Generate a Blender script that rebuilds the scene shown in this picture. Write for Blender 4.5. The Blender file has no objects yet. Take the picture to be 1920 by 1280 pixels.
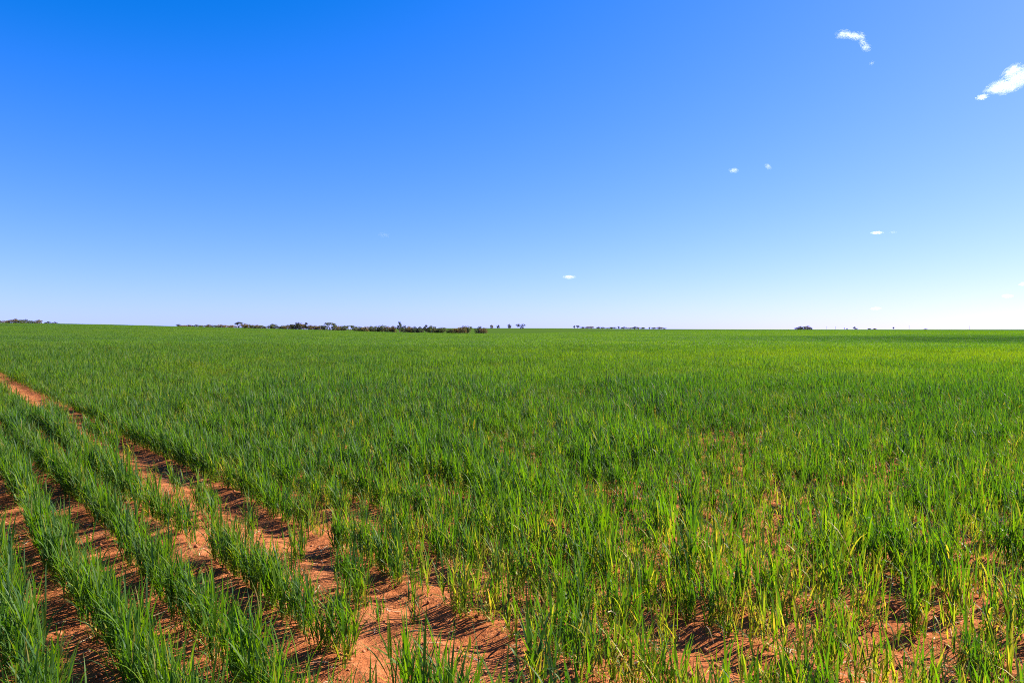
import bpy, bmesh, math, random
import numpy as np
from mathutils import Vector, Matrix

random.seed(7)
RNG = np.random.default_rng(11)
R = math.radians
scene = bpy.context.scene
COL = scene.collection

# ------------------------------------------------------------------ settings
EYE = 1.50                # camera height above the soil (m)
FPX = 1280.0              # focal length in photo pixels (24 mm on 36 mm, 1920 px wide)
HOR = 617.0               # photo row of eye level
CROP = 0.40               # height of the wheat
SUN_AZ, SUN_EL = R(66), R(38)     # azimuth from +Y towards +X
SUN_STRENGTH = 5.0
SKY_STRENGTH = 0.10

scene.view_settings.view_transform = 'Standard'
scene.view_settings.look = 'None'
scene.view_settings.gamma = 1
scene.view_settings.exposure = 1.58
scene.render.engine = 'CYCLES'
cy = scene.cycles
cy.max_bounces = 20
cy.diffuse_bounces = 4
cy.transmission_bounces = 6
cy.transparent_max_bounces = 8
cy.volume_bounces = 18
cy.sample_clamp_indirect = 6
scene.render.film_transparent = False
cy.filter_width = 1.0
cy.use_denoising = False

# ------------------------------------------------------------------ helpers
def tag(o, label=None, cat=None, group=None, kind=None):
    if label: o['label'] = label
    if cat: o['category'] = cat
    if group: o['group'] = group
    if kind: o['kind'] = kind
    return o

def mesh_from(name, verts, faces, mats=(), attrs=None, smooth=False):
    me = bpy.data.meshes.new(name)
    me.from_pydata([tuple(v) for v in verts], [], [tuple(f) for f in faces])
    for m in mats: me.materials.append(m)
    if smooth: me.polygons.foreach_set('use_smooth', [True] * len(me.polygons))
    return me

def fast_mesh(name, V, Q, mat=None, col=None, smooth=True):
    """V (n,3) float, Q (m,4) int quads -> mesh, optional point colour (n,3)"""
    me = bpy.data.meshes.new(name)
    n, m = len(V), len(Q)
    k = Q.shape[1]
    me.vertices.add(n); me.vertices.foreach_set('co', np.asarray(V, np.float32).ravel())
    me.loops.add(m * k); me.loops.foreach_set('vertex_index', np.asarray(Q, np.int32).ravel())
    me.polygons.add(m)
    me.polygons.foreach_set('loop_start', np.arange(0, m * k, k, dtype=np.int32))
    me.polygons.foreach_set('loop_total', np.full(m, k, np.int32))
    if smooth: me.polygons.foreach_set('use_smooth', np.ones(m, bool))
    me.update(calc_edges=True)
    if col is not None:
        a = me.attributes.new('tint', 'FLOAT_COLOR', 'POINT')
        c = np.ones((n, 4), np.float32); c[:, :3] = col
        a.data.foreach_set('color', c.ravel())
    if mat: me.materials.append(mat)
    return me

def vnoise(x, y, seed=0):
    """smooth value noise, 0..1"""
    x = np.asarray(x, float); y = np.asarray(y, float)
    xi = np.floor(x).astype(np.int64); yi = np.floor(y).astype(np.int64)
    fx = x - xi; fy = y - yi
    fx = fx * fx * (3 - 2 * fx); fy = fy * fy * (3 - 2 * fy)
    def h(a, b):
        n = (a * 374761393 + b * 668265263 + seed * 1442695041) & 0x7fffffff
        n = ((n ^ (n >> 13)) * 1274126177) & 0x7fffffff
        n = (n ^ (n >> 16)) & 0xffff
        return n / 65535.0
    return (h(xi, yi) * (1 - fx) + h(xi + 1, yi) * fx) * (1 - fy) + (h(xi, yi + 1) * (1 - fx) + h(xi + 1, yi + 1) * fx) * fy

def fbm(x, y, seed=0, octv=3):
    s = 0; a = 0.5; t = 0
    for i in range(octv):
        s = s + a * vnoise(x * 2**i, y * 2**i, seed + i * 17); t += a; a *= .5
    return s / t

# ------------------------------------------------------------------ terrain
def U(px): return (px - 960) / FPX
_E = [(-600, 16), (-200, 15), (0, 12), (100, 11), (200, 9.2), (320, 6), (440, 3), (540, .5), (640, -2.2), (720, -5), (830, -7),
      (910, -7.6), (1000, -7.2), (1060, -5.6), (1150, -3.6), (1300, -2), (1500, -1.2), (2600, -1.2)]
_H = [(-600, 10), (-200, 10), (0, 9), (200, 6), (440, 0), (600, -1), (700, .4), (830, 1.9), (900, 2.1), (1060, 1.6), (1150, .9),
      (1250, .2), (1400, -.4), (2600, -.9)]
_Y = [(-600, 330), (1000, 330), (1300, 520), (1500, 660), (2600, 700)]
eu = np.array([U(a) for a, b in _E]); ev = np.array([b for a, b in _E])
hu = np.array([U(a) for a, b in _H]); hv = np.array([b for a, b in _H])
yu = np.array([U(a) for a, b in _Y]); yv = np.array([b for a, b in _Y])
YH = 950.0

# drill rows: direction and spacing
VPU = (-170 - 960) / FPX
dn = math.hypot(VPU, 1)
ROWD = (VPU / dn, 1 / dn)          # along the row
ROWP = (1 / dn, -VPU / dn)         # across the rows, to the right
S0, SP = 0.70, 0.372

def row_s(x, y): return x * ROWP[0] + y * ROWP[1]
def row_v(x, y): return x * ROWD[0] + y * ROWD[1]

def edge_y(u): return np.interp(u, yu, yv)
def height(X, Y, fine=True):
    X = np.asarray(X, float); Y = np.asarray(Y, float)
    u = X / np.maximum(Y, 30.0)
    Ye = edge_y(u)
    ze = EYE - CROP + np.interp(u, eu, ev) / FPX * Ye
    eh = np.interp(u, hu, hv)
    zh = EYE + eh / FPX * YH
    t = np.clip(Y / Ye, 0, 1)
    z1 = ze * t ** 1.5
    q = np.clip((Y - Ye) / (YH - Ye), 0, 1); q = q * q * (3 - 2 * q)
    z2 = ze + (zh - ze) * q
    z3 = EYE + (eh - .5 * (1 - YH / np.maximum(Y, YH))) / FPX * np.maximum(Y, YH)
    z = np.where(Y < Ye, z1, np.where(Y < YH, z2, z3))
    # gentle swells of the paddock
    z = z + .10 * np.sin(X * .09 + 1.0) * np.sin(Y * .11 + .4) * np.clip((Y - 15) / 40, 0, 1) * np.clip((300 - Y) / 100, 0, 1)
    if fine:
        near = np.clip((30 - Y) / 15, 0, 1)
        s = row_s(X, Y)
        z = z + near * (.016 * np.cos(2 * math.pi * (s - S0) / SP) + .030 * (fbm(X * 1.3, Y * 1.3, 3) - .5) + .020 * (fbm(X * 6, Y * 6, 9) - .5) + .016 * np.maximum(fbm(X * 9, Y * 9, 29, 2) - .55, 0) * 3)
    return z
def hz(x, y): return float(height(np.array([x]), np.array([y]))[0])

# ------------------------------------------------------------------ node helpers
def new_mat(name):
    m = bpy.data.materials.new(name); m.use_nodes = True
    nt = m.node_tree; nt.nodes.clear()
    return m, nt, nt.nodes, nt.links
def node(nt, t, **kw):
    n = nt.nodes.new(t)
    for k, v in kw.items():
        if k in ('_in',):
            for a, b in v.items(): n.inputs[a].default_value = b
        else: setattr(n, k, v)
    return n
def ramp(nt, fac, stops):
    n = nt.nodes.new('ShaderNodeValToRGB')
    cr = n.color_ramp
    while len(cr.elements) < len(stops): cr.elements.new(.5)
    for e, (p, c) in zip(cr.elements, stops):
        e.position = p; e.color = (*c, 1) if len(c) == 3 else c
    nt.links.new(fac, n.inputs[0]); return n
def mixc(nt, fac, a, b, mode='MIX'):
    n = nt.nodes.new('ShaderNodeMix'); n.data_type = 'RGBA'; n.blend_type = mode
    if isinstance(fac, (int, float)): n.inputs[0].default_value = fac
    else: nt.links.new(fac, n.inputs[0])
    for i, c in ((6, a), (7, b)):
        if isinstance(c, tuple): n.inputs[i].default_value = (*c, 1)
        else: nt.links.new(c, n.inputs[i])
    return n.outputs[2]
def math_(nt, op, a, b=None, clamp=False):
    n = nt.nodes.new('ShaderNodeMath'); n.operation = op; n.use_clamp = clamp
    for i, c in ((0, a), (1, b)):
        if c is None: continue
        if isinstance(c, (int, float)): n.inputs[i].default_value = c
        else: nt.links.new(c, n.inputs[i])
    return n.outputs[0]
def noise(nt, vec, scale, detail=3, rough=.55, dist=0):
    n = nt.nodes.new('ShaderNodeTexNoise'); n.inputs['Scale'].default_value = scale
    n.inputs['Detail'].default_value = detail; n.inputs['Roughness'].default_value = rough
    n.inputs['Distortion'].default_value = dist
    if vec is not None: nt.links.new(vec, n.inputs['Vector'])
    return n.outputs[0]

# ------------------------------------------------------------------ materials
def mat_soil():
    m, nt, N, L = new_mat('red_soil')
    g = node(nt, 'ShaderNodeNewGeometry'); P = g.outputs['Position']
    at = node(nt, 'ShaderNodeAttribute', attribute_name='tint')
    sep = node(nt, 'ShaderNodeSeparateColor'); L.new(at.outputs['Color'], sep.inputs[0])
    n1 = noise(nt, P, 1.6, 5, .6); n2 = noise(nt, P, 14, 5, .65); n3 = noise(nt, P, 160, 3, .7)
    c = ramp(nt, n1, [(.28, (.25, .072, .024)), (.5, (.38, .128, .048)), (.75, (.50, .215, .098))]).outputs[0]
    c = mixc(nt, .55, c, ramp(nt, n2, [(.3, (.18, .050, .018)), (.55, (.38, .130, .050)), (.78, (.54, .25, .12))]).outputs[0])
    grain = ramp(nt, n3, [(.30, (.52, .48, .45)), (.55, (1, 1, 1)), (.74, (1.4, 1.35, 1.3))]).outputs[0]
    c = mixc(nt, .75, c, grain, 'MULTIPLY')
    # crop-green paddock where the wheat is too far to be seen plant by plant, other paddocks beyond
    mp = node(nt, 'ShaderNodeMapping'); mp.inputs['Scale'].default_value = (.010, .035, .02); L.new(P, mp.inputs[0])
    nf = noise(nt, mp.outputs[0], 1.0, 4, .6)
    crop = ramp(nt, nf, [(.3, (.055, .10, .004)), (.6, (.078, .125, .004)), (.8, (.10, .14, .006))]).outputs[0]
    hill = ramp(nt, nf, [(.3, (.034, .072, .014)), (.55, (.048, .09, .014)), (.8, (.07, .11, .016))]).outputs[0]
    c = mixc(nt, sep.outputs[0], c, crop); c = mixc(nt, sep.outputs[1], c, hill)
    b = node(nt, 'ShaderNodeBsdfPrincipled'); b.inputs['Roughness'].default_value = .95
    b.inputs['Specular IOR Level'].default_value = .0
    L.new(c, b.inputs['Base Color'])
    hsum = math_(nt, 'ADD', math_(nt, 'MULTIPLY', n2, .045), math_(nt, 'MULTIPLY', n3, .007))
    bp = node(nt, 'ShaderNodeBump'); bp.inputs['Strength'].default_value = .9; bp.inputs['Distance'].default_value = 1.0
    L.new(hsum, bp.inputs['Height']); L.new(bp.outputs[0], b.inputs['Normal'])
    o = node(nt, 'ShaderNodeOutputMaterial'); L.new(b.outputs[0], o.inputs[0])
    return m

def mat_wheat(name='wheat_leaf'):
    """tint: R = random per blade, G = position along the blade, B = how withered"""
    m, nt, N, L = new_mat(name)
    g = node(nt, 'ShaderNodeNewGeometry'); P = g.outputs['Position']
    at = node(nt, 'ShaderNodeAttribute', attribute_name='tint')
    sep = node(nt, 'ShaderNodeSeparateColor'); L.new(at.outputs['Color'], sep.inputs[0])
    oi = node(nt, 'ShaderNodeObjectInfo')
    field = math_(nt, 'ADD', math_(nt, 'MULTIPLY', noise(nt, P, .16, 3, .6), .45), math_(nt, 'MULTIPLY', noise(nt, P, .022, 3, .55), .55))                # patches of the paddock
    fine = noise(nt, P, 1.1, 2, .6)
    v = math_(nt, 'ADD', math_(nt, 'MULTIPLY', sep.outputs[0], .45), math_(nt, 'MULTIPLY', oi.outputs['Random'], .25))
    v = math_(nt, 'ADD', v, math_(nt, 'MULTIPLY', math_(nt, 'ADD', math_(nt, 'MULTIPLY', field, 2.0), -.5), .40))
    v = math_(nt, 'ADD', v, math_(nt, 'MULTIPLY', fine, .15))      # about 0..1.2
    def blob(cx, cy_, rx, ry, amt):
        mp = node(nt, 'ShaderNodeMapping'); mp.vector_type = 'POINT'
        mp.inputs['Location'].default_value = (-cx / rx, -cy_ / ry, 0); mp.inputs['Scale'].default_value = (1 / rx, 1 / ry, 0)
        L.new(P, mp.inputs[0]); ln = node(nt, 'ShaderNodeVectorMath', operation='LENGTH'); L.new(mp.outputs[0], ln.inputs[0])
        return math_(nt, 'MULTIPLY', math_(nt, 'SUBTRACT', 1.0, ln.outputs['Value'], True), amt)
    v = math_(nt, 'ADD', v, blob(78, 84, 62, 46, -.75))
    v = math_(nt, 'ADD', v, blob(26, 33, 30, 10, .28))
    v = math_(nt, 'ADD', v, blob(-60, 150, 260, 90, .05))
    v = math_(nt, 'ADD', v, blob(5, 12, 16, 8, -.30))
    c = ramp(nt, v, [(.12, (.016, .047, .018)), (.42, (.046, .099, .031)), (.7, (.074, .143, .016)), (1.0, (.112, .183, .004))]).outputs[0]
    # young pale sheath near the foot, withered leaves straw yellow
    c = mixc(nt, math_(nt, 'MULTIPLY', math_(nt, 'SUBTRACT', .22, sep.outputs[1], True), 2.2, True), c, (.16, .17, .035))
    dead = ramp(nt, sep.outputs[0], [(0, (.34, .22, .050)), (.5, (.40, .33, .038)), (1, (.24, .30, .02))]).outputs[0]
    patch = math_(nt, 'MULTIPLY', math_(nt, 'SUBTRACT', noise(nt, P, .62, 3, .6, .3), .56, True), 5.0, True)
    wither = math_(nt, 'ADD', sep.outputs[2], math_(nt, 'MULTIPLY', math_(nt, 'MULTIPLY', patch, .75), math_(nt, 'POWER', sep.outputs[0], 2.0)), True)
    c = mixc(nt, wither, c, dead)
    t = ramp(nt, v, [(.12, (.036, .116, .001)), (.45, (.082, .212, .001)), (.75, (.150, .300, .001)), (1.0, (.26, .38, .002))]).outputs[0]
    t = mixc(nt, wither, t, mixc(nt, 1.0, dead, (1.5, 1.4, .6), 'MULTIPLY'))
    b = node(nt, 'ShaderNodeBsdfPrincipled'); b.inputs['Roughness'].default_value = .48
    b.inputs['Specular IOR Level'].default_value = .16
    L.new(c, b.inputs['Base Color'])
    tr = node(nt, 'ShaderNodeBsdfTranslucent'); L.new(t, tr.inputs[0])
    mx = node(nt, 'ShaderNodeMixShader'); mx.inputs[0].default_value = .47
    L.new(b.outputs[0], mx.inputs[1]); L.new(tr.outputs[0], mx.inputs[2])
    o = node(nt, 'ShaderNodeOutputMaterial'); L.new(mx.outputs[0], o.inputs[0])
    return m

def mat_simple(name, stops, scale=6, rough=.85, trans=0.0):
    m, nt, N, L = new_mat(name)
    tc = node(nt, 'ShaderNodeTexCoord'); oi = node(nt, 'ShaderNodeObjectInfo')
    n1 = noise(nt, tc.outputs['Object'], scale, 3, .6)
    f = math_(nt, 'ADD', math_(nt, 'MULTIPLY', n1, .75), math_(nt, 'MULTIPLY', oi.outputs['Random'], .25))
    c = ramp(nt, f, stops).outputs[0]
    b = node(nt, 'ShaderNodeBsdfPrincipled'); b.inputs['Roughness'].default_value = rough
    b.inputs['Specular IOR Level'].default_value = .2
    L.new(c, b.inputs['Base Color'])
    out = b.outputs[0]
    if trans:
        tr = node(nt, 'ShaderNodeBsdfTranslucent'); L.new(c, tr.inputs[0])
        mx = node(nt, 'ShaderNodeMixShader'); mx.inputs[0].default_value = trans
        L.new(out, mx.inputs[1]); L.new(tr.outputs[0], mx.inputs[2]); out = mx.outputs[0]
    o = node(nt, 'ShaderNodeOutputMaterial'); L.new(out, o.inputs[0])
    return m

SOIL = mat_soil()
WHEAT = mat_wheat()
BARK = mat_simple('pale_bark', [(.3, (.16, .11, .085)), (.7, (.34, .25, .20))], 3)
LEAF_OLIVE = mat_simple('olive_leaf', [(.25, (.08, .095, .030)), (.6, (.13, .14, .042)), (.85, (.19, .18, .055))], .8, trans=.4)
LEAF_BROWN = mat_simple('brown_leaf', [(.25, (.13, .095, .034)), (.6, (.20, .145, .048)), (.85, (.23, .19, .055))], .8, trans=.35)
LEAF_DARK = mat_simple('dark_leaf', [(.25, (.045, .052, .028)), (.6, (.08, .080, .040)), (.85, (.12, .105, .055))], .8, trans=.35)
STRAW = mat_simple('dry_straw', [(.3, (.28, .21, .12)), (.7, (.46, .38, .25))], 20)
CLOD = mat_simple('soil_clod', [(.25, (.20, .060, .025)), (.6, (.34, .12, .05)), (.85, (.46, .21, .11))], 9, rough=.95)
WOOD = mat_simple('grey_pole_wood', [(.3, (.16, .14, .13)), (.7, (.26, .23, .21))], 4)
WHITE = mat_simple('white_paint', [(.3, (.72, .72, .70)), (.7, (.80, .80, .78))], 4, rough=.5)

# ------------------------------------------------------------------ ground: one sheet to the horizon
def axis(dense_lo, dense_hi, step, lo, hi, growth):
    a = list(np.arange(dense_lo, dense_hi + 1e-6, step))
    st = step
    while a[-1] < hi: st *= growth; a.append(a[-1] + st)
    b = []; st = step; x = dense_lo
    while x > lo: st *= growth; x -= st; b.append(x)
    return np.array(b[::-1] + a)
xs = axis(-5.0, 5.5, .055, -9000, 9000, 1.045)
ys = axis(1.6, 9.0, .055, -400, 14000, 1.032)
XX, YY = np.meshgrid(xs, ys)
ZZ = height(XX, YY)
nx, ny = len(xs), len(ys)
V = np.stack([XX.ravel(), YY.ravel(), ZZ.ravel()], 1)
idx = np.arange(nx * ny).reshape(ny, nx)
Q = np.stack([idx[:-1, :-1], idx[:-1, 1:], idx[1:, 1:], idx[1:, :-1]], -1).reshape(-1, 4)
uu = V[:, 0] / np.maximum(V[:, 1], 30)
Ye = edge_y(uu)
green = np.clip((np.hypot(V[:, 0], V[:, 1]) - 22) / 25, 0, 1)
hillm = np.clip((V[:, 1] - Ye - 2) / 6, 0, 1)
far = np.clip((V[:, 1] - 1800) / 600, 0, 1)
ground = bpy.data.objects.new('ground', fast_mesh('ground', V, Q, SOIL, np.stack([green, hillm, far], 1)))
COL.objects.link(ground); tag(ground, 'red sandy paddock soil under the wheat, running to the horizon', None, None, 'structure')

# ------------------------------------------------------------------ wheat blades
class Blades:
    def __init__(s): s.V = []; s.Q = []; s.C = []; s.n = 0
    def blade(s, p, phi, th0, curl, L, w, seg, rnd, dead=0., twist=0., basew=.55, tippow=2.0, t0=0.):
        t = np.linspace(0, 1, seg + 1)
        th = th0 + curl * t ** 1.6
        ds = L / seg
        dr = np.sin(th) * ds; dz = np.cos(th) * ds
        r = np.concatenate([[0], np.cumsum((dr[:-1] + dr[1:]) / 2)])
        z = np.concatenate([[0], np.cumsum((dz[:-1] + dz[1:]) / 2)])
        cp, sp_ = math.cos(phi), math.sin(phi)
        c = np.stack([p[0] + r * cp, p[1] + r * sp_, p[2] + z], 1)
        a = phi + math.pi / 2 + twist * (t - .1)
        ww = .5 * w * np.minimum(basew + 2.2 * t, 1) * (1 - t ** tippow) + .0004
        d = np.stack([np.cos(a), np.sin(a), np.zeros_like(a)], 1) * ww[:, None]
        v = np.empty(((seg + 1) * 2, 3)); v[0::2] = c - d; v[1::2] = c + d
        k = np.arange(seg) * 2 + s.n
        s.Q.append(np.stack([k, k + 1, k + 3, k + 2], 1))
        col = np.empty(((seg + 1) * 2, 3)); col[:, 0] = rnd; col[:, 1] = np.repeat(t0 + (1 - t0) * t, 2); col[:, 2] = dead
        s.V.append(v); s.C.append(col); s.n += len(v)
    def mesh(s, name): return fast_mesh(name, np.concatenate(s.V), np.concatenate(s.Q), WHEAT, np.concatenate(s.C))

rr = random.Random(5)
def tiller(B, x, y, H, seg, wk=1.0, lean=None, nleaf=None, yellow=.12, fine=True):
    phi = rr.uniform(0, 2 * math.pi); th = abs(rr.gauss(0, .16))
    if lean: phi, th = lean
    hs = H * rr.uniform(.36, .56)
    stem = lambda q: (x + math.sin(th) * math.cos(phi) * hs * q, y + math.sin(th) * math.sin(phi) * hs * q, math.cos(th) * hs * q)
    B.blade((x, y, -.01), phi, th, 0, hs + .01, .0045 * wk, max(1, seg // 3), rr.random(), 0, 0, 1., 8)
    n = nleaf or rr.choice([4, 5, 5, 6])
    a0 = rr.uniform(0, 2 * math.pi)
    for i in range(n):
        q = .15 + .85 * i / max(1, n - 1)
        L = H * (rr.uniform(.34, .56) if fine else rr.uniform(.30, .50)) * (1.0 if i else .75)
        dead = 0.; th0 = rr.uniform(.06, .42); curl = rr.uniform(.0, 1.0) if rr.random() < .8 else rr.uniform(.9, 1.8)
        if yellow > .3 and i <= n // 2 and rr.random() < .7: dead = rr.uniform(.45, 1.0)
        if i == n - 1: th0 *= .45; curl *= .6
        elif rr.random() < (.14 if fine else .28): th0 = rr.uniform(.35, .85); L *= .85
        if i == 0 and rr.random() < .75:
            th0 = rr.uniform(.4, .9); curl = rr.uniform(.5, 1.7); dead = rr.uniform(.2, 1.0) if rr.random() < .7 else 0.
        elif rr.random() < yellow * .7: dead = max(dead, rr.uniform(.1, .5))
        B.blade(stem(q), a0 + i * math.pi + rr.gauss(0, .5), th0, curl, L, (rr.uniform(.0050, .0098) if fine else rr.uniform(.0060, .0110)) * wk, seg, rr.random(), dead, rr.uniform(-1.3, 1.3) if fine else rr.uniform(-2.6, 2.6), .55, rr.uniform(1.6, 2.6), .05 + .3 * q)

PROTO = []      # (mesh objects that are instanced); kept out of the scene
def proto(name, B):
    o = bpy.data.objects.new(name, B.mesh(name)); PROTO.append(o); return len(PROTO) - 1

Z1, Z1S, Z1Y, Z2, Z3, Z4 = [], [], [], [], [], []
for k in range(12):                       # single plants, full detail
    B = Blades()
    for j in range(rr.randint(9, 14)):
        a = rr.uniform(0, 6.283); d = rr.uniform(0, .05)
        tiller(B, d * math.cos(a), d * math.sin(a), .40 * rr.uniform(.62, 1.12), 5, 1.0, (a, abs(rr.gauss(.15, .11))))
    Z1.append(proto('wheat_plant', B))
for k in range(4):                        # small weak plants, yellower
    B = Blades()
    for j in range(rr.randint(2, 4)):
        a = rr.uniform(0, 6.283); d = rr.uniform(0, .02)
        tiller(B, d * math.cos(a), d * math.sin(a), .26 * rr.uniform(.7, 1.1), 5, .85, (a, abs(rr.gauss(.30, .2))), 3, .4)
    Z1S.append(proto('weak_wheat_plant', B))
for k in range(5):                        # yellowing plants
    B = Blades()
    for j in range(rr.randint(5, 8)):
        a = rr.uniform(0, 6.283); d = rr.uniform(0, .05)
        tiller(B, d * math.cos(a), d * math.sin(a), .36 * rr.uniform(.65, 1.1), 5, 1.0, (a, abs(rr.gauss(.2, .14))), 4, .5)
    Z1Y.append(proto('yellowing_wheat_plant', B))
for k in range(7):                        # half a metre of row
    B = Blades()
    for j in range(54):
        tiller(B, rr.uniform(-.27, .27), rr.gauss(0, .075), .43 * rr.uniform(.7, 1.1), 3, 1.1, None, 4, .12, False)
    Z2.append(proto('wheat_row', B))
for k in range(4):                        # 3 m squares
    B = Blades()
    for j in range(1500):
        x, y = rr.uniform(-1.6, 1.6), rr.uniform(-1.6, 1.6); h = rr.uniform(.8, 1.1)
        for q in range(2):
            B.blade((x + rr.uniform(-.03, .03), y + rr.uniform(-.03, .03), (.06, .19)[q] * h), rr.uniform(0, 6.283), rr.uniform(.05, .55), rr.uniform(0, .9), .21 * h, .024, 2, rr.uniform(.38, .68), rr.uniform(0, .2) if rr.random() < .06 else 0, rr.uniform(-1.5, 1.5), 1, 2, .25)
    Z3.append(proto('wheat_patch', B))
for k in range(3):                        # 12 m squares
    B = Blades()
    for j in range(6500):
        B.blade((rr.uniform(-6.3, 6.3), rr.uniform(-6.3, 6.3), rr.uniform(.05, .18)), rr.uniform(0, 6.283), rr.uniform(.05, .5), rr.uniform(0, .7), .25 * rr.uniform(.8, 1.1), .11, 1, rr.uniform(.45, .68), 0, rr.uniform(-.8, .8), 1, 3, .25)
    Z4.append(proto('wheat_block', B))

pts, pid, prot, psc = [], [], [], []
def put(x, y, z, i, rot, sc): pts.append((x, y, z)); pid.append(i); prot.append(rot); psc.append(sc)
R1, R2, R3, R4 = 15.0, 52.0, 190.0, 720.0
UMAX = .98
def inview(x, y, pad): return y > .9 and abs(x) < UMAX * y + pad
rowang = math.atan2(ROWD[1], ROWD[0])

def vigor(x, y):           # 0..1 how well the crop stands, by place
    return fbm(np.asarray(x) * .55, np.asarray(y) * .55, 41, 3)

def clump(x, y):           # taller and shorter stands
    q = float(fbm(np.array([x * .8 + 9]), np.array([y * .45 + 3]), 63, 3)[0])
    return .62 + .76 * min(1, max(0, (q - .5) * 1.5 + .5))
def spread(k, y):          # the missed row opens out a little with distance
    return min(.15, max(0, (y - 4) * .010)) * (1 if k > 3 else -.25 if k == 2 else 0)
def gap(k, x, y, v):
    """density 0..1 of row k at (x, y)"""
    kk = k
    g = float(fbm(np.array([v * 1.5 + k * 7.3]), np.array([k * 3.1]), 77, 2)[0])
    vg = float(vigor(np.array([x]), np.array([y]))[0])
    if kk == 3:                                  # missed row: the bare furrow
        if y < 12 and g > .66: return .50
        return .07 if y < 30 else .06 + min(.9, (y - 30) / 10)
    if kk < 2: base = .97 if g > .32 else .50
    elif kk == 2: base = .97 if g > .42 else .30
    elif kk in (4, 5, 6): base = .98 if g > .35 else .22
    else: base = .97 if (g > .42 and vg > .38) else .72 if g > .33 else .46
    if y > 7: base = min(1., base + (y - 7) * .09)
    return base

def pick(k, x, y):
    yl = .10 if k < 4 else .22 + .62 * min(1, max(0, (5.2 - y) / 2)) * (.4 + .9 * float(vigor(np.array([x + 50]), np.array([y]))[0]))
    if rr.random() < yl: return rr.choice(Z1Y)
    return rr.choice(Z1) if rr.random() < .9 else rr.choice(Z1S)
k0, k1 = -30, 60
for k in range(k0, k1):                    # zone 1: plant by plant along the drill rows
    s = S0 + k * SP
    v = -20.0
    while v < 30:
        v += (.044 if k < 3 else .046 if k < 7 else .056) * rr.uniform(.6, 1.4)
        ss = s + rr.gauss(0, .022) + .03 * math.sin(v * .9 + k * 2.0)
        ss += spread(k, ss * ROWP[1] + v * ROWD[1])
        x = ss * ROWP[0] + v * ROWD[0]; y = ss * ROWP[1] + v * ROWD[1]
        if not inview(x, y, 1.2): continue
        d = math.hypot(x, y)
        if d > R1 + .8 * (rr.random() - .5) or d < 1.7: continue
        if ((x + .53) / .235) ** 2 + ((y - 3.22) / .54) ** 2 < 1: continue        # the open bare patch
        den = gap(k, x, y, v)
        if rr.random() < den:
            sc = rr.uniform(.84, 1.1) * (clump(x, y) if k > 6 else .5 + .5 * clump(x, y))
            if k > 4 and den < .9: sc *= .82
            if k > 4 and y < 7 and rr.random() < .45 * float(vigor(np.array([x + 50]), np.array([y]))[0]) + .1:
                put(x + rr.gauss(0, .06), y + rr.gauss(0, .06), hz(x, y) - .01, rr.choice(Z1Y), (rr.gauss(0, .12), rr.gauss(0, .12), rr.uniform(0, 6.283)), rr.uniform(.40, .72))
            put(x, y, hz(x, y) - .01, pick(k, x, y), (rr.gauss(0, .05), rr.gauss(0, .05), rr.uniform(0, 6.283)), sc)
        elif rr.random() < (.30 if k != 3 else .09):
            put(x, y, hz(x, y) - .01, rr.choice(Z1S), (rr.gauss(0, .08), rr.gauss(0, .08), rr.uniform(0, 6.283)), rr.uniform(.5, 1.0))
    # zone 2
    
for k in range(-150, 190):
    s = S0 + k * SP
    v = -75.0
    while v < 95:
        v += .42
        s2 = s + spread(k, s * ROWP[1] + v * ROWD[1])
        x = s2 * ROWP[0] + v * ROWD[0]; y = s2 * ROWP[1] + v * ROWD[1]
        if not inview(x, y, 1.5): continue
        d = math.hypot(x, y)
        if d > R2 or d < R1 - .2 * rr.random(): continue
        if k == 3 and y < 36 and rr.random() > .04: continue
        x += rr.gauss(0, .03); y += rr.gauss(0, .03)
        put(x, y, hz(x, y) - .01, rr.choice(Z2), (0, 0, rowang + (math.pi if rr.random() < .5 else 0) + rr.gauss(0, .05)), rr.uniform(.84, 1.08) * clump(x, y))
def grid_zone(step, r0, r1, ids):
    n = int(r1 / step) + 2
    for i in range(-n, n + 1):
        for j in range(0, n + 1):
            x = i * step; y = j * step
            if not inview(x, y, step * 1.5): continue
            d = math.hypot(x, y)
            if d < r0 or d > r1: continue
            u = x / max(y, 30)
            if y > float(edge_y(u)): continue
            e = step * .3
            z = float(height(x, y, False))
            gx = (float(height(x + e, y, False)) - float(height(x - e, y, False))) / (2 * e)
            gy = (float(height(x, y + e, False)) - float(height(x, y - e, False))) / (2 * e)
            M = Matrix(((1, 0, -gx), (0, 1, -gy), (gx, gy, 1)))
            rz = rr.randint(0, 3) * math.pi / 2
            eu_ = (M @ Matrix.Rotation(rz, 3, 'Z')).to_euler()
            put(x, y, z, rr.choice(ids), tuple(eu_), rr.uniform(.97, 1.05))
grid_zone(3.0, R2 - 1.5, R3, Z3)
grid_zone(12.0, R3 - 5, R4, Z4)
print('wheat instances', len(pts))

cm = bpy.data.meshes.new('wheat_crop')
cm.vertices.add(len(pts)); cm.vertices.foreach_set('co', np.array(pts, np.float32).ravel())
a = cm.attributes.new('pid', 'INT', 'POINT'); a.data.foreach_set('value', np.array(pid, np.int32))
a = cm.attributes.new('prot', 'FLOAT_VECTOR', 'POINT'); a.data.foreach_set('vector', np.array(prot, np.float32).ravel())
a = cm.attributes.new('psc', 'FLOAT', 'POINT'); a.data.foreach_set('value', np.array(psc, np.float32))
crop = bpy.data.objects.new('wheat_crop', cm); COL.objects.link(crop)
tag(crop, 'knee-high green wheat standing in drill rows over the whole paddock', 'wheat crop', None, 'stuff')
ng = bpy.data.node_groups.new('wheat_scatter', 'GeometryNodeTree')
ng.interface.new_socket('Geometry', in_out='INPUT', socket_type='NodeSocketGeometry')
ng.interface.new_socket('Geometry', in_out='OUTPUT', socket_type='NodeSocketGeometry')
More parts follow.
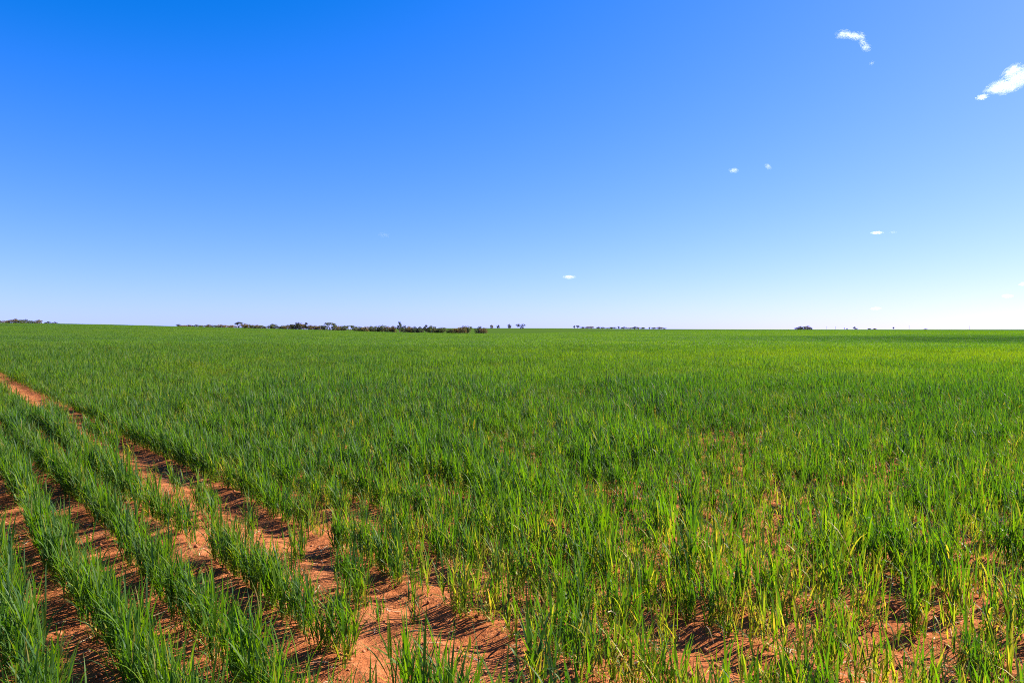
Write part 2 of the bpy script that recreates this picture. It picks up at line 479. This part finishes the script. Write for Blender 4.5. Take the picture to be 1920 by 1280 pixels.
gi = ng.nodes.new('NodeGroupInput'); go = ng.nodes.new('NodeGroupOutput')
def nattr(nm, ty):
    n = ng.nodes.new('GeometryNodeInputNamedAttribute'); n.data_type = ty; n.inputs[0].default_value = nm
    return n.outputs[0]
A_id, A_rot, A_sc = nattr('pid', 'INT'), nattr('prot', 'FLOAT_VECTOR'), nattr('psc', 'FLOAT')
e2r = ng.nodes.new('FunctionNodeEulerToRotation'); ng.links.new(A_rot, e2r.inputs[0])
jn = ng.nodes.new('GeometryNodeJoinGeometry')
for i, o in enumerate(PROTO):
    oi = ng.nodes.new('GeometryNodeObjectInfo'); oi.inputs['Object'].default_value = o; oi.inputs['As Instance'].default_value = False
    cmp_ = ng.nodes.new('FunctionNodeCompare'); cmp_.data_type = 'INT'; cmp_.operation = 'EQUAL'
    ng.links.new(A_id, cmp_.inputs[2]); cmp_.inputs[3].default_value = i
    ip = ng.nodes.new('GeometryNodeInstanceOnPoints')
    ng.links.new(gi.outputs[0], ip.inputs['Points']); ng.links.new(cmp_.outputs[0], ip.inputs['Selection'])
    ng.links.new(oi.outputs['Geometry'], ip.inputs['Instance'])
    ng.links.new(e2r.outputs[0], ip.inputs['Rotation']); ng.links.new(A_sc, ip.inputs['Scale'])
    ng.links.new(ip.outputs[0], jn.inputs[0])
ng.links.new(jn.outputs[0], go.inputs[0])
md = crop.modifiers.new('scatter', 'NODES'); md.node_group = ng

# ------------------------------------------------------------------ soil crumbs and straw litter (uncountable)
def crumbs():
    V, Qs, n = [], [], 0
    g = random.Random(3)
    ico = [(0, 0, 1), (.9, 0, .1), (.1, .85, 0), (-.8, .1, .15), (0, -.9, .1), (0, 0, -.7)]
    fc = [(0, 1, 2), (0, 2, 3), (0, 3, 4), (0, 4, 1), (5, 2, 1), (5, 3, 2), (5, 4, 3), (5, 1, 4)]
    for i in range(14000):
        y = 1.9 + 8 * g.random() ** 1.6; x = g.uniform(-.95, .95) * y
        r = .003 + .016 * g.random() ** 4 if g.random() < .97 else g.uniform(.014, .028)
        a = g.uniform(0, 6.28); ca, sa = math.cos(a), math.sin(a); z = hz(x, y)
        f = [g.uniform(.6, 1.3) for _ in range(6)]
        for (px, py, pz), q in zip(ico, f):
            V.append((x + r * q * (px * ca - py * sa), y + r * q * (px * sa + py * ca), z + r * q * pz * .8))
        Qs += [(p + n, q + n, t + n) for p, q, t in fc]; n += 6
    return fast_mesh('soil_crumbs', np.array(V), np.array(Qs), CLOD, None, False)
o = bpy.data.objects.new('soil_crumbs', crumbs()); COL.objects.link(o); tag(o, 'small red soil crumbs lying between the wheat rows', 'soil crumbs', None, 'stuff')

def litter():
    g = random.Random(9); V, Qs = [], []; n = 0
    for i in range(1900):
        y = 1.9 + 7 * g.random() ** 1.5; x = g.uniform(-.95, .95) * y
        L = g.uniform(.015, .09); w = g.uniform(.001, .0028); a = g.uniform(0, 6.28)
        ca, sa = math.cos(a), math.sin(a); b = g.uniform(-.3, .3)
        for q in (-.5, 0, .5):
            px, py = x + L * q * ca - b * L * q * q * sa, y + L * q * sa + b * L * q * q * ca
            z = hz(px, py) + .004 + g.uniform(0, .006)
            V += [(px - w * sa * -1, py - w * ca, z), (px + w * sa * -1, py + w * ca, z + .001)]
        Qs += [(n, n + 1, n + 3, n + 2), (n + 2, n + 3, n + 5, n + 4)]; n += 6
    return fast_mesh('straw_litter', np.array(V), np.array(Qs), STRAW, None, False)
o = bpy.data.objects.new('straw_litter', litter()); COL.objects.link(o); tag(o, 'short bits of dry straw strewn on the red soil', 'straw litter', None, 'stuff')

# ------------------------------------------------------------------ single pale straws and stray plants one can point to
def ground_at(px, py):
    Y = EYE * FPX / (py - HOR); return U(px) * Y, Y
def straw(px, py, dx, dy, lift, label):
    """bent dry stalk, seen at photo (px, py), spanning (dx, dy) photo pixels, caught in the leaves LIFT above the soil"""
    Y = (EYE - lift) * FPX / (py - HOR); X = U(px) * Y
    k = Y / FPX
    p0 = Vector((X - dx * k / 2, Y - .03, lift + hz(X, Y) + dy * k / 2)); p1 = Vector((X + dx * k / 2, Y + .03, lift + hz(X, Y) - dy * k / 2))
    pts_ = [p0, p0.lerp(p1, .35) + Vector((0, 0, .012)), p0.lerp(p1, .7) + Vector((0, 0, .008)), p1]
    bm = bmesh.new(); rings = []
    for i, p in enumerate(pts_):
        d = (pts_[min(i + 1, 3)] - pts_[max(i - 1, 0)]).normalized(); a = d.orthogonal().normalized(); b = d.cross(a)
        r = (.0018, .0021, .0017, .0009)[i]
        rings.append([bm.verts.new(p + a * r * math.cos(q * math.pi / 3) + b * r * math.sin(q * math.pi / 3)) for q in range(6)])
    for r0, r1 in zip(rings, rings[1:]):
        for q in range(6): bm.faces.new((r0[q], r0[(q + 1) % 6], r1[(q + 1) % 6], r1[q]))
    bm.faces.new(rings[0][::-1]); bm.faces.new(rings[-1])
    me = bpy.data.meshes.new('dry_straw'); bm.to_mesh(me); bm.free(); me.materials.append(STRAW)
    o = bpy.data.objects.new('dry_straw', me); COL.objects.link(o)
    tag(o, label, 'straw', 'pale dry straws caught in the wheat')
straw(1636, 981, 20, 18, .33, 'pale dry straw slanting across bright green leaves right of centre, the longest straight one')
straw(1488, 1220, 18, 8, .20, 'short whitish straw lying over yellow-green leaves near the bottom right')
straw(1845, 1000, 18, 12, .30, 'thin pale straw caught in the wheat close to the right edge')
straw(1334, 1193, 22, 44, .25, 'long bent straw leaning steeply among dark leaves at the lower right')
straw(1122, 912, 12, 22, .36, 'small pale straw tilted in the middle of the dark green wheat')
straw(1150, 1150, 22, 18, .22, 'dry straw hanging beside the bare red gap below centre')
straw(1352, 968, 8, 14, .36, 'tiny pale straw sticking up from leaves between the centre and right bare patches')

def stray(px, py, H, n, label, yellow=.3, spread=.25):
    X, Y = ground_at(px, py)
    B = Blades()
    for j in range(n):
        a = rr.uniform(0, 6.283); d = rr.uniform(0, .025)
        tiller(B, d * math.cos(a), d * math.sin(a), H * rr.uniform(.75, 1.1), 5, .9, (a, abs(rr.gauss(spread, .12))), 4, yellow)
    o = bpy.data.objects.new('wheat_tuft', B.mesh('wheat_tuft')); COL.objects.link(o)
    o.location = (X, Y, hz(X, Y) - .01)
    tag(o, label, 'wheat tuft', 'stray wheat tufts standing alone on bare soil')
stray(706, 1172, .16, 7, 'smallest pale green wheat tuft alone on the bare red patch at bottom centre left')
stray(775, 1172, .32, 9, 'taller thin wheat tuft on the right side of the bare red patch at the bottom', .3, .2)
# ------------------------------------------------------------------ trees
def crown_mesh(name, clumps, nq, size, mat, seed):
    """clumps: (x, y, z, rx, ry, rz); many leaf-spray quads through their volumes"""
    g = random.Random(seed); V, Qs = [], []
    vol = [c[3] * c[4] * c[5] for c in clumps]; tot = sum(v ** .7 for v in vol)
    for c, v in zip(clumps, vol):
        for i in range(max(6, int(nq * v ** .7 / tot))):
            while True:
                d = Vector((g.uniform(-1, 1), g.uniform(-1, 1), g.uniform(-1, 1)))
                if .35 < d.length < 1: break
            p = Vector((c[0] + d.x * c[3], c[1] + d.y * c[4], c[2] + d.z * c[5]))
            nrm = (d + Vector((g.gauss(0, .6), g.gauss(0, .6), g.gauss(0, .6)))).normalized()
            a = nrm.orthogonal().normalized(); a = (Matrix.Rotation(g.uniform(0, 6.28), 3, nrm) @ a); b = nrm.cross(a)
            s = size * g.uniform(.5, 1.3); n = len(V)
            V += [p - a * s, p - b * s * .6 + nrm * s * .15, p + a * s, p + b * s * .6 + nrm * s * .1]
            Qs.append((n, n + 1, n + 2, n + 3))
    return fast_mesh(name, np.array([tuple(v) for v in V]), np.array(Qs), mat, None, False)
def limbs_mesh(name, limbs):
    bm = bmesh.new()
    for pts_, r0, r1 in limbs:
        P = [Vector(p) for p in pts_]; rings = []
        for i, p in enumerate(P):
            d = (P[min(i + 1, len(P) - 1)] - P[max(i - 1, 0)]).normalized(); a = d.orthogonal().normalized(); b = d.cross(a)
            r = r0 + (r1 - r0) * i / (len(P) - 1)
            rings.append([bm.verts.new(p + a * r * math.cos(q * math.pi / 3) + b * r * math.sin(q * math.pi / 3)) for q in range(6)])
        for q0, q1 in zip(rings, rings[1:]):
            for q in range(6): bm.faces.new((q0[q], q0[(q + 1) % 6], q1[(q + 1) % 6], q1[q]))
        bm.faces.new(rings[0][::-1]); bm.faces.new(rings[-1])
    me = bpy.data.meshes.new(name); bm.to_mesh(me); bm.free(); me.materials.append(BARK); return me
# unit-height tree shapes (height 1, scaled per tree)
def kind_umbrella(seed, mat):
    g = random.Random(seed); limbs, cl = [], []
    for i in range(4):
        a = i * 1.57 + g.uniform(-.5, .5); r = g.uniform(.25, .48); h = g.uniform(.72, .9)
        limbs.append(([(0.03 * math.cos(a), .03 * math.sin(a), -.03), (.3 * r * math.cos(a), .3 * r * math.sin(a), .35), (r * math.cos(a), r * math.sin(a), h)], .05, .016))
        cl.append((r * math.cos(a), r * math.sin(a), h, .26, .26, .15))
    cl.append((0, 0, .92, .28, .28, .085))
    return limbs_mesh('trunk', limbs), crown_mesh('crown', cl, 420, .058, mat, seed)
def kind_bush(seed, mat):
    g = random.Random(seed); limbs, cl = [], []
    for i in range(5):
        a = i * 1.257 + g.uniform(-.5, .5); r = g.uniform(.15, .42); h = g.uniform(.45, .75)
        limbs.append(([(0.05 * math.cos(a), .05 * math.sin(a), -.05), (.5 * r * math.cos(a), .5 * r * math.sin(a), .3), (r * math.cos(a), r * math.sin(a), h)], .03, .012))
        cl.append((r * math.cos(a), r * math.sin(a), h, .28, .28, .22))
        cl.append((r * 1.1 * math.cos(a + .6), r * 1.1 * math.sin(a + .6), g.uniform(.2, .34), .22, .22, .18))
    cl.append((g.uniform(-.1, .1), 0, .82, .22, .22, .17))
    return limbs_mesh('trunk', limbs), crown_mesh('crown', cl, 620, .065, mat, seed)
def kind_tall(seed, mat):
    g = random.Random(seed); cl = []
    limbs = [([(0, 0, -.03), (.02, 0, .4), (-.02, .01, .92)], .06, .014)]
    cl.append((.05, 0, .3, .2, .2, .14))
    for h, r in ((.42, .22), (.55, .2), (.68, .2), (.8, .14), (.5, .25)):
        a = g.uniform(0, 6.28)
        limbs.append(([(0, 0, h - .16), (r * .6 * math.cos(a), r * .6 * math.sin(a), h - .05), (r * math.cos(a), r * math.sin(a), h)], .014, .006))
        cl.append((r * math.cos(a), r * math.sin(a), h + .02, .20, .20, .11))
    cl.append((0, 0, .92, .18, .18, .09))
    return limbs_mesh('trunk', limbs), crown_mesh('crown', cl, 420, .06, mat, seed)
def kind_pair(seed, mat):
    """two-lobed spreading crown on a leaning trunk"""
    limbs = [([(.06, 0, -.03), (.02, 0, .3), (-.30, 0, .70)], .07, .02), ([(.02, 0, .25), (.18, 0, .52), (.34, 0, .72)], .05, .018)]
    cl = [(-.38, 0, .74, .26, .26, .20), (-.2, .05, .85, .16, .16, .12), (.30, 0, .82, .32, .28, .13), (.52, 0, .68, .15, .2, .12), (.20, 0, .2, .30, .25, .15), (.28, 0, .5, .22, .22, .16), (-.32, 0, .5, .16, .18, .16), (-.05, 0, .62, .2, .2, .12)]
    return limbs_mesh('trunk', limbs), crown_mesh('crown', cl, 560, .055, mat, seed)

def kind_round(seed, mat):
    g = random.Random(seed); limbs = [([(0, 0, -.03), (.02, 0, .3), (0, 0, .75)], .07, .02)]; cl = [(0, 0, .62, .40, .40, .30)]
    for i in range(6):
        a = i * 1.05 + g.uniform(-.3, .3); h = g.uniform(.40, .80); r = g.uniform(.25, .40)
        limbs.append(([(0, 0, .25), (r * .6 * math.cos(a), r * .6 * math.sin(a), h - .1), (r * math.cos(a), r * math.sin(a), h)], .03, .01))
        cl.append((r * math.cos(a), r * math.sin(a), h, .24, .24, .17))
    return limbs_mesh('trunk', limbs), crown_mesh('crown', cl, 420, .062, mat, seed)
KINDS = {}
for nm, fn, mats, seeds in (('umbrella', kind_umbrella, (LEAF_OLIVE, LEAF_DARK), (1, 2)), ('bush', kind_bush, (LEAF_BROWN, LEAF_OLIVE, LEAF_OLIVE, LEAF_BROWN), (3, 4, 5, 6)),
                            ('dark', kind_bush, (LEAF_DARK, LEAF_DARK), (7, 8)), ('tall', kind_tall, (LEAF_OLIVE, LEAF_DARK), (9, 10)), ('pair', kind_pair, (LEAF_DARK,), (11,)), ('round', kind_round, (LEAF_DARK, LEAF_OLIVE), (12, 13))):
    KINDS[nm] = [fn(s, m) for s, m in zip(seeds, mats)]
NAME = {'umbrella': 'mallee_tree', 'bush': 'scrub_tree', 'dark': 'scrub_tree', 'tall': 'gum_tree', 'pair': 'gum_tree', 'round': 'gum_tree'}
LOOK = {'umbrella': 'flat-crowned mallee', 'bush': 'brownish bushy tree', 'dark': 'dark bushy tree',
        'tall': 'slender thin-crowned gum', 'pair': 'gum tree with lopsided dark crown', 'round': 'round-crowned gum'}
tg = random.Random(21)
def tree(px, top, wpx, kind, Y, label, group):
    Y = Y + tg.uniform(-6, 6)
    X = U(px) * Y; zg = hz(X, Y); zt = EYE + (HOR - top) / FPX * Y
    H = max(zt - zg, 1.2); W = wpx / FPX * Y
    tm, cm_ = tg.choice(KINDS[kind])
    root = bpy.data.objects.new(NAME[kind], None); COL.objects.link(root)
    root.location = (X, Y, zg); root.rotation_euler = (0, 0, 0 if kind == 'pair' else tg.uniform(0, 6.28))
    root.scale = (W, W, H)
    for n_, me in (('trunk', tm), ('crown', cm_)):
        c = bpy.data.objects.new(n_, me); COL.objects.link(c); c.parent = root
    tag(root, label, 'tree', group)

ORD = ['first', 'second', 'third', 'fourth', 'fifth', 'sixth', 'seventh', 'eighth', 'ninth', 'tenth']
# landmark trees of the long treeline, left to right (px, top, width, kind, label)
LAND = [(448, 603.5, 15, 'umbrella', 'flat-topped mallee tree rising above the thin left end of the long treeline', 'flat-topped mallee'),
        (556, 603.5, 20, 'dark', 'broad dark tree, highest in the left half of the long treeline', 'broad dark tree'),
        (619, 604.5, 17, 'umbrella', 'mallee tree with curved umbrella crown left of the treeline middle', 'umbrella-crowned mallee'),
        (749, 602.5, 13, 'tall', 'tallest thin-crowned gum tree of the long treeline', 'tallest gum'),
        (799, 609, 16, 'tall', 'stout gum tree near the gap at the right end of the long treeline', 'stout gum'),
        (898, 611, 16, 'dark', 'dark solitary tree at the very right end of the treeline, on the field edge', 'solitary end tree')]
REST = [(335, 608), (344, 610.5), (353, 609.5), (366, 608.5), (378, 610.5), (391, 609), (403, 610.5), (414, 609), (424, 610), (436, 610),
        (459, 607), (466, 608.5), (474, 610), (482, 609.5), (491, 611), (501, 611), (511, 607.5), (521, 611), (531, 610.5), (539, 610.5),
        (547, 608), (565, 606), (574, 605), (582, 610), (590, 610.5), (599, 611), (608, 610), (628, 610), (637, 611.5), (646, 611),
        (656, 610.5), (666, 612), (676, 612.5), (686, 612.5), (696, 611.5), (706, 611), (717, 610), (728, 612), (737, 611.5), (758, 609.5), (767, 612),
        (777, 611.5), (787, 612), (808, 611), (817, 612), (829, 614), (843, 617), (852, 616), (860, 615), (869, 611.5), (877, 611.5), (908, 615)]
def depth(px): return 340 if px > 520 else 340 + (520 - px) * .45
for px, top, w, kd, lab, sh in LAND: tree(px, top, w, kd, depth(px) - 2, lab, 'trees of the long treeline')
near = {}
for px, top in REST:
    L_ = min(LAND, key=lambda l: abs(l[0] - px)); side = 'right' if px > L_[0] else 'left'
    near.setdefault((L_[5], side), []).append((abs(px - L_[0]), px, top))
for (sh, side), ls in near.items():
    for n_, (d, px, top) in enumerate(sorted(ls)):
        kd = 'tall' if px in (335, 574) else tg.choice(['bush', 'bush', 'bush', 'bush', 'dark', 'umbrella'] if top < 611 and px > 600 else ['bush', 'bush', 'bush', 'bush', 'dark'])
        w = 16
        rank = ORD[n_] if n_ < 10 else 'farthest' if n_ == len(ls) - 1 else f'{n_ + 1}th'
        tree(px, top - (1.2 if kd == 'bush' else .4), w, kd, depth(px), f'{LOOK[kd]} of the treeline, {rank} {side} of the {sh}', 'trees of the long treeline')
# far left on the crest
LEFT = [(-12, 600, 22, 'bush'), (6, 600, 20, 'bush'), (19, 598.5, 14, 'bush'), (30, 596.5, 13, 'bush'), (40, 598.5, 14, 'bush'), (49, 597.8, 11, 'dark'), (60, 600.5, 14, 'bush'), (72, 598.6, 13, 'bush'), (89, 602, 11, 'dark'), (103, 603, 9, 'dark')]
LEFTL = ['brown scrub tree cut by the left photo edge on the crest', 'low brown scrub tree at the left end of the crest, beside the edge', 'brown scrub tree just left of the highest one on the left crest',
         'highest rounded scrub tree of the group on the left crest', 'brown scrub tree just right of the highest one on the left crest', 'dark domed scrub tree on the left crest before a dip in the group',
         'lowest scrub tree filling the dip in the left crest group', 'brown domed scrub tree at the right end of the joined left crest group', 'dark low bush standing apart right of the left crest group', 'smallest dark bush, last on the right of the left crest']
for (px, top, w, kd), lab in zip(LEFT, LEFTL): tree(px, top, w, kd, 380, lab, 'trees on the left crest')
# lone trees on the far green slope
for px, top, w, kd, Y, lab in [(884, 613, 3, 'tall', 800, 'tiny far tree showing over the slope just left of the solitary end tree'),
                               (922, 608.2, 6, 'bush', 760, 'thin bushy tree with see-through crown on the far green slope, leftmost of four lone trees'),
                               (934, 608.6, 6, 'dark', 800, 'small rounded dark tree on the far slope beside the see-through tree'),
                               (955, 606.8, 8, 'dark', 800, 'compact rounded dark tree standing alone on the far slope skyline'),
                               (976, 606.8, 15, 'pair', 720, 'widest lone tree with lopsided double crown casting a shadow on the far slope')]:
    tree(px, top, w, kd, Y, lab, 'lone trees on the far slope')
# thin line of far trees right of centre
FARR = [(1077, 611, 6, 'tall'), (1083, 609.8, 6, 'round'), (1093, 613, 8, 'bush'), (1101, 612.5, 8, 'bush'), (1109, 612, 8, 'bush'), (1122, 613, 8, 'dark'), (1130, 613.5, 8, 'dark'), (1139, 615, 7, 'bush'), (1147, 613.5, 8, 'bush'),
        (1153, 613.5, 6, 'round'), (1160, 612.5, 6, 'tall'), (1169, 613, 9, 'dark'), (1181, 614.5, 8, 'bush'), (1190, 612.5, 9, 'dark'), (1197, 614.5, 7, 'bush'), (1206, 614, 7, 'bush'), (1218, 613.8, 6, 'tall'), (1226, 614, 7, 'dark'), (1236, 613.3, 10, 'bush'), (1245, 615, 7, 'bush')]
for n_, (px, top, w, kd) in enumerate(FARR):
    lab = ('leaning thin gum at the left end of the far tree row right of centre' if n_ == 0 else 'highest tree of the far row right of centre, second from its left end' if n_ == 1 else
           'low brown bush ending the far tree row on the right' if n_ == len(FARR) - 1 else f'{LOOK[kd]} in the far row right of centre, {ORD[n_] if n_ < 10 else str(n_ + 1) + "th"} from its left end' if n_ < 11 else
           f'{LOOK[kd]} in the far row right of centre, {ORD[len(FARR) - 1 - n_]} from its right end')
    tree(px, top - .7, w * 1.25, kd, 900, lab, 'far tree row right of centre')
for px, top, w, kd, lab in [(1495, 613, 9, 'dark', 'low left tree of the small dark grove on the right skyline'), (1501, 611, 10, 'dark', 'rounded second tree of the small dark grove on the right skyline'),
                            (1507.5, 611.7, 9, 'bush', 'brownish middle tree of the small dark grove on the right skyline'), (1514.5, 610, 10, 'bush', 'highest tree of the small dark grove on the right skyline'), (1520, 612.8, 7, 'dark', 'low right tree of the small dark grove on the right skyline')]:
    tree(px, top, w, kd, 780, lab, 'small dark grove on the right skyline')
for px, top, w, kd, lab in [(1583, 614, 2.5, 'tall', 'tiny thin tree on the right skyline, just left of the far feathery tree'), (1588, 615, 3, 'bush', 'tiny pale bush on the right skyline beside the tiny thin tree'),
                            (1602, 611.5, 5, 'round', 'far feathery tree on the right skyline, higher than the bushes around it'), (1605, 615, 6, 'bush', 'low bush at the foot of the far feathery tree'),
                            (1630, 615.2, 8, 'bush', 'pale low bush left in a pair on the right skyline'), (1640, 615.2, 8, 'bush', 'pale low bush right in a pair on the right skyline'),
                            (1675, 612.2, 3.5, 'round', 'far small tree with a ball crown on the right skyline near the poles'), (1735, 616, 6, 'dark', 'lone tiny dark bush on the far right skyline between two poles')]:
    tree(px, top, w, kd, 1500, lab, 'tiny far trees on the right skyline')

# ------------------------------------------------------------------ power poles on the right skyline
def pole(px, top, Y, label):
    X = U(px) * Y; zg = hz(X, Y); H = EYE + (HOR - top) / FPX * Y - zg
    root = bpy.data.objects.new('power_pole', None); COL.objects.link(root); root.location = (X, Y, zg)
    p = bpy.data.objects.new('post', limbs_mesh('post', [([(0, 0, -.3), (0, 0, H * .5), (0, 0, H)], .22, .15)])); p.data.materials.clear(); p.data.materials.append(WOOD)
    a = bpy.data.objects.new('crossarm', limbs_mesh('crossarm', [([(-1.2, -.25, H - .6), (0, -.25, H - .6), (1.2, -.25, H - .6)], .08, .08)])); a.data.materials.clear(); a.data.materials.append(WOOD)
    for c in (p, a): COL.objects.link(c); c.parent = root
    tag(root, label, 'power pole', 'power poles on the right skyline')
pole(1550, 612, 1400, 'faint power pole nearest the small dark grove on the right skyline')
pole(1566.5, 612, 1400, 'faint power pole left of the feathery tree on the right skyline')
pole(1704.5, 610.5, 1300, 'clearest power pole, dark and upright, right of the ball-crowned tree')
pole(1818, 611, 1350, 'rightmost power pole on the skyline, near the right edge')
# small white post at the paddock edge
X, Y = U(500) * 338, 338
bm = bmesh.new(); bmesh.ops.create_cube(bm, size=1); bmesh.ops.scale(bm, vec=(.45, .3, 1.5), verts=bm.verts)
bmesh.ops.bevel(bm, geom=bm.edges[:], offset=.04, segments=2)
me = bpy.data.meshes.new('marker_post'); bm.to_mesh(me); bm.free(); me.materials.append(WHITE)
o = bpy.data.objects.new('marker_post', me); COL.objects.link(o); o.location = (X, Y, EYE + (HOR - 616) / FPX * Y - .3)
tag(o, 'small white marker post at the field edge in front of the treeline', 'marker post')

# ------------------------------------------------------------------ clouds (small fair-weather puffs)
def mat_cloud(name, dens, scale, cut):
    m, nt, N, L = new_mat(name)
    tc = node(nt, 'ShaderNodeTexCoord')
    mp = node(nt, 'ShaderNodeMapping'); mp.inputs['Location'].default_value = (tg.uniform(-9, 9), tg.uniform(-9, 9), tg.uniform(-9, 9)); L.new(tc.outputs['Object'], mp.inputs[0])
    n1 = noise(nt, mp.outputs[0], scale, 6, .62, .4)
    ln = node(nt, 'ShaderNodeVectorMath', operation='LENGTH'); L.new(tc.outputs['Object'], ln.inputs[0])
    fall = math_(nt, 'SUBTRACT', 1.0, ln.outputs['Value'])
    n2 = noise(nt, mp.outputs[0], scale * 3.1, 5, .7, .8)
    f = math_(nt, 'ADD', math_(nt, 'MULTIPLY', fall, 1.0), math_(nt, 'MULTIPLY', math_(nt, 'SUBTRACT', n1, .5), 3.4))
    f = math_(nt, 'ADD', f, math_(nt, 'MULTIPLY', math_(nt, 'SUBTRACT', n2, .5), 2.0))
    f = math_(nt, 'MULTIPLY', math_(nt, 'SUBTRACT', f, math_(nt, 'ADD', cut, .12), True), .75, True)
    d = math_(nt, 'MULTIPLY', f, dens)
    v = node(nt, 'ShaderNodeVolumePrincipled'); v.inputs['Color'].default_value = (1, 1, 1, 1); v.inputs['Anisotropy'].default_value = .5
    L.new(d, v.inputs['Density'])
    o = node(nt, 'ShaderNodeOutputMaterial'); L.new(v.outputs[0], o.inputs['Volume'])
    m.cycles.volume_step_rate = .35
    return m
cloud_mesh_cache = {}
def puff_mesh(name, mat):
    bm = bmesh.new(); bmesh.ops.create_icosphere(bm, subdivisions=2, radius=1.0)
    me = bpy.data.meshes.new(name); bm.to_mesh(me); bm.free(); me.materials.append(mat); return me
CALT = 1300.0
def cloud(label, puffs, dens=1.0, cut=.2, scale=2.7, group='small white clouds'):
    """puffs: (px, py, half width px, half height px, tilt deg); a cloud of several puffs is one thing with puffs as parts"""
    cx = sum(p[0] for p in puffs) / len(puffs); cy_ = sum(p[1] for p in puffs) / len(puffs)
    Y = CALT * FPX / (HOR - cy_); Y = min(Y, 24000)
    def w(px, py): return Vector((U(px) * Y, Y, EYE + (HOR - py) / FPX * Y))
    k = Y / FPX
    root = bpy.data.objects.new('cloud', None); COL.objects.link(root); root.location = w(cx, cy_)
    for (px, py, a, b, tl) in puffs:
        m = mat_cloud('cloud_vapour', dens * 1.3 / (2 * min(a, b) * k), scale, cut)
        c = bpy.data.objects.new('puff', puff_mesh('puff', m)); COL.objects.link(c)
        c.parent = root; c.location = w(px, py) - w(cx, cy_); c.rotation_euler = (0, R(tl), tg.uniform(-.2, .2)); c.scale = (a * k, max(a, b) * .8 * k, b * k)
    tag(root, label, 'cloud', group)
cloud('biggest bright white cloud at the right edge of the photo', [(1905, 148, 52, 22, -24), (1862, 167, 26, 13, -20), (1960, 128, 60, 30, -20), (1890, 135, 20, 10, -40), (1884, 168, 30, 12, -10)], .6, .10)
cloud('ragged two-lobed cloud high in the sky at the upper right, trailing down to the right', [(1576, 69, 17, 9, 5), (1603, 73, 17, 8, 10), (1590, 71, 15, 6, 8), (1612, 83, 9, 8, 50), (1618, 93, 12, 9, 30)], .75, .16)
cloud('small detached wisp just below left of the biggest cloud', [(1836, 185, 13, 6, -8)], 1.1, .12)
cloud('faintest speck of cloud under the ragged upper right cloud', [(1630, 122, 6, 5, 0)], .35, .2)
cloud('small round puff, left of a pair in the middle right sky', [(1374, 321, 11, 6, 0)], .8, .15)
cloud('small slanting puff, right of a pair in the middle right sky', [(1438, 314, 9, 6, 40)], .8, .2)
cloud('very faint bluish cloud patch left of centre', [(721, 441, 14, 6, 8)], .16, .12)
cloud('flat white sliver of cloud low above the horizon near centre', [(1067, 519.5, 14, 4, 0)], 1.2, .06)
cloud('thin flat cloud streak in the right sky above the skyline bushes', [(1642, 437, 13, 3.4, 0)], .9, .1)
cloud('pale short streak right next to the thin flat cloud streak', [(1672, 436, 9, 3, 0)], .14, .15)
cloud('lowest flat cloud just above the right skyline', [(1642, 578.5, 12, 3.4, -3)], .8, .1)
cloud('small low cloud near the right edge, below the one cut by the edge', [(1888, 555, 12, 4, 0)], .9, .1)
cloud('small low cloud cut by the right edge of the photo', [(1922, 532, 14, 5, -10)], .9, .1)

# ------------------------------------------------------------------ world, sun, camera
w = bpy.data.worlds.new('World'); scene.world = w; w.use_nodes = True
nt = w.node_tree; nt.nodes.clear()
sky = nt.nodes.new('ShaderNodeTexSky'); sky.sky_type = 'NISHITA'; sky.sun_disc = False
sky.sun_elevation = SUN_EL; sky.sun_rotation = SUN_AZ
sky.air_density = .7; sky.dust_density = .3; sky.ozone_density = 1.0; sky.altitude = 0
hs = nt.nodes.new('ShaderNodeHueSaturation'); hs.inputs['Saturation'].default_value = 1.0
nt.links.new(sky.outputs[0], hs.inputs['Color'])
# the photograph's colour grade of its sky: a tone curve per channel
sc_ = nt.nodes.new('ShaderNodeSeparateColor'); cc_ = nt.nodes.new('ShaderNodeCombineColor')
nt.links.new(hs.outputs[0], sc_.inputs[0])
EXP = 2 ** scene.view_settings.exposure
for i, (g, o_, k) in enumerate(((.8, .195, 1.21), (.65, .18, 1.225), (1.2, 0, 3.6))):
    a = math_(nt, 'MULTIPLY', sc_.outputs[i], .1)
    a = math_(nt, 'SUBTRACT', math_(nt, 'MULTIPLY', math_(nt, 'POWER', a, g), k), o_)
    sm = nt.nodes.new('ShaderNodeMath'); sm.operation = 'SMOOTH_MAX'; nt.links.new(a, sm.inputs[0]); sm.inputs[1].default_value = .003; sm.inputs[2].default_value = .02
    nt.links.new(math_(nt, 'MULTIPLY', sm.outputs[0], 1 / SKY_STRENGTH / EXP), cc_.inputs[i])
bg = nt.nodes.new('ShaderNodeBackground'); bg.inputs['Strength'].default_value = SKY_STRENGTH
out = nt.nodes.new('ShaderNodeOutputWorld')
nt.links.new(cc_.outputs[0], bg.inputs[0]); nt.links.new(bg.outputs[0], out.inputs[0])

ld = bpy.data.lights.new('sun', 'SUN'); ld.energy = SUN_STRENGTH; ld.angle = R(.53); ld.color = (1, .93, .80)
so = bpy.data.objects.new('sun', ld); COL.objects.link(so)
sd = Vector((math.sin(SUN_AZ) * math.cos(SUN_EL), math.cos(SUN_AZ) * math.cos(SUN_EL), math.sin(SUN_EL)))
so.rotation_euler = sd.to_track_quat('Z', 'Y').to_euler(); so.location = sd * 50

cd = bpy.data.cameras.new('camera'); cd.lens = 24; cd.sensor_width = 36; cd.clip_start = .1; cd.clip_end = 200000
co = bpy.data.objects.new('camera', cd); COL.objects.link(co); scene.camera = co
co.location = (0, 0, EYE); co.rotation_euler = (R(90) - math.atan((640 - HOR) / FPX), 0, 0)
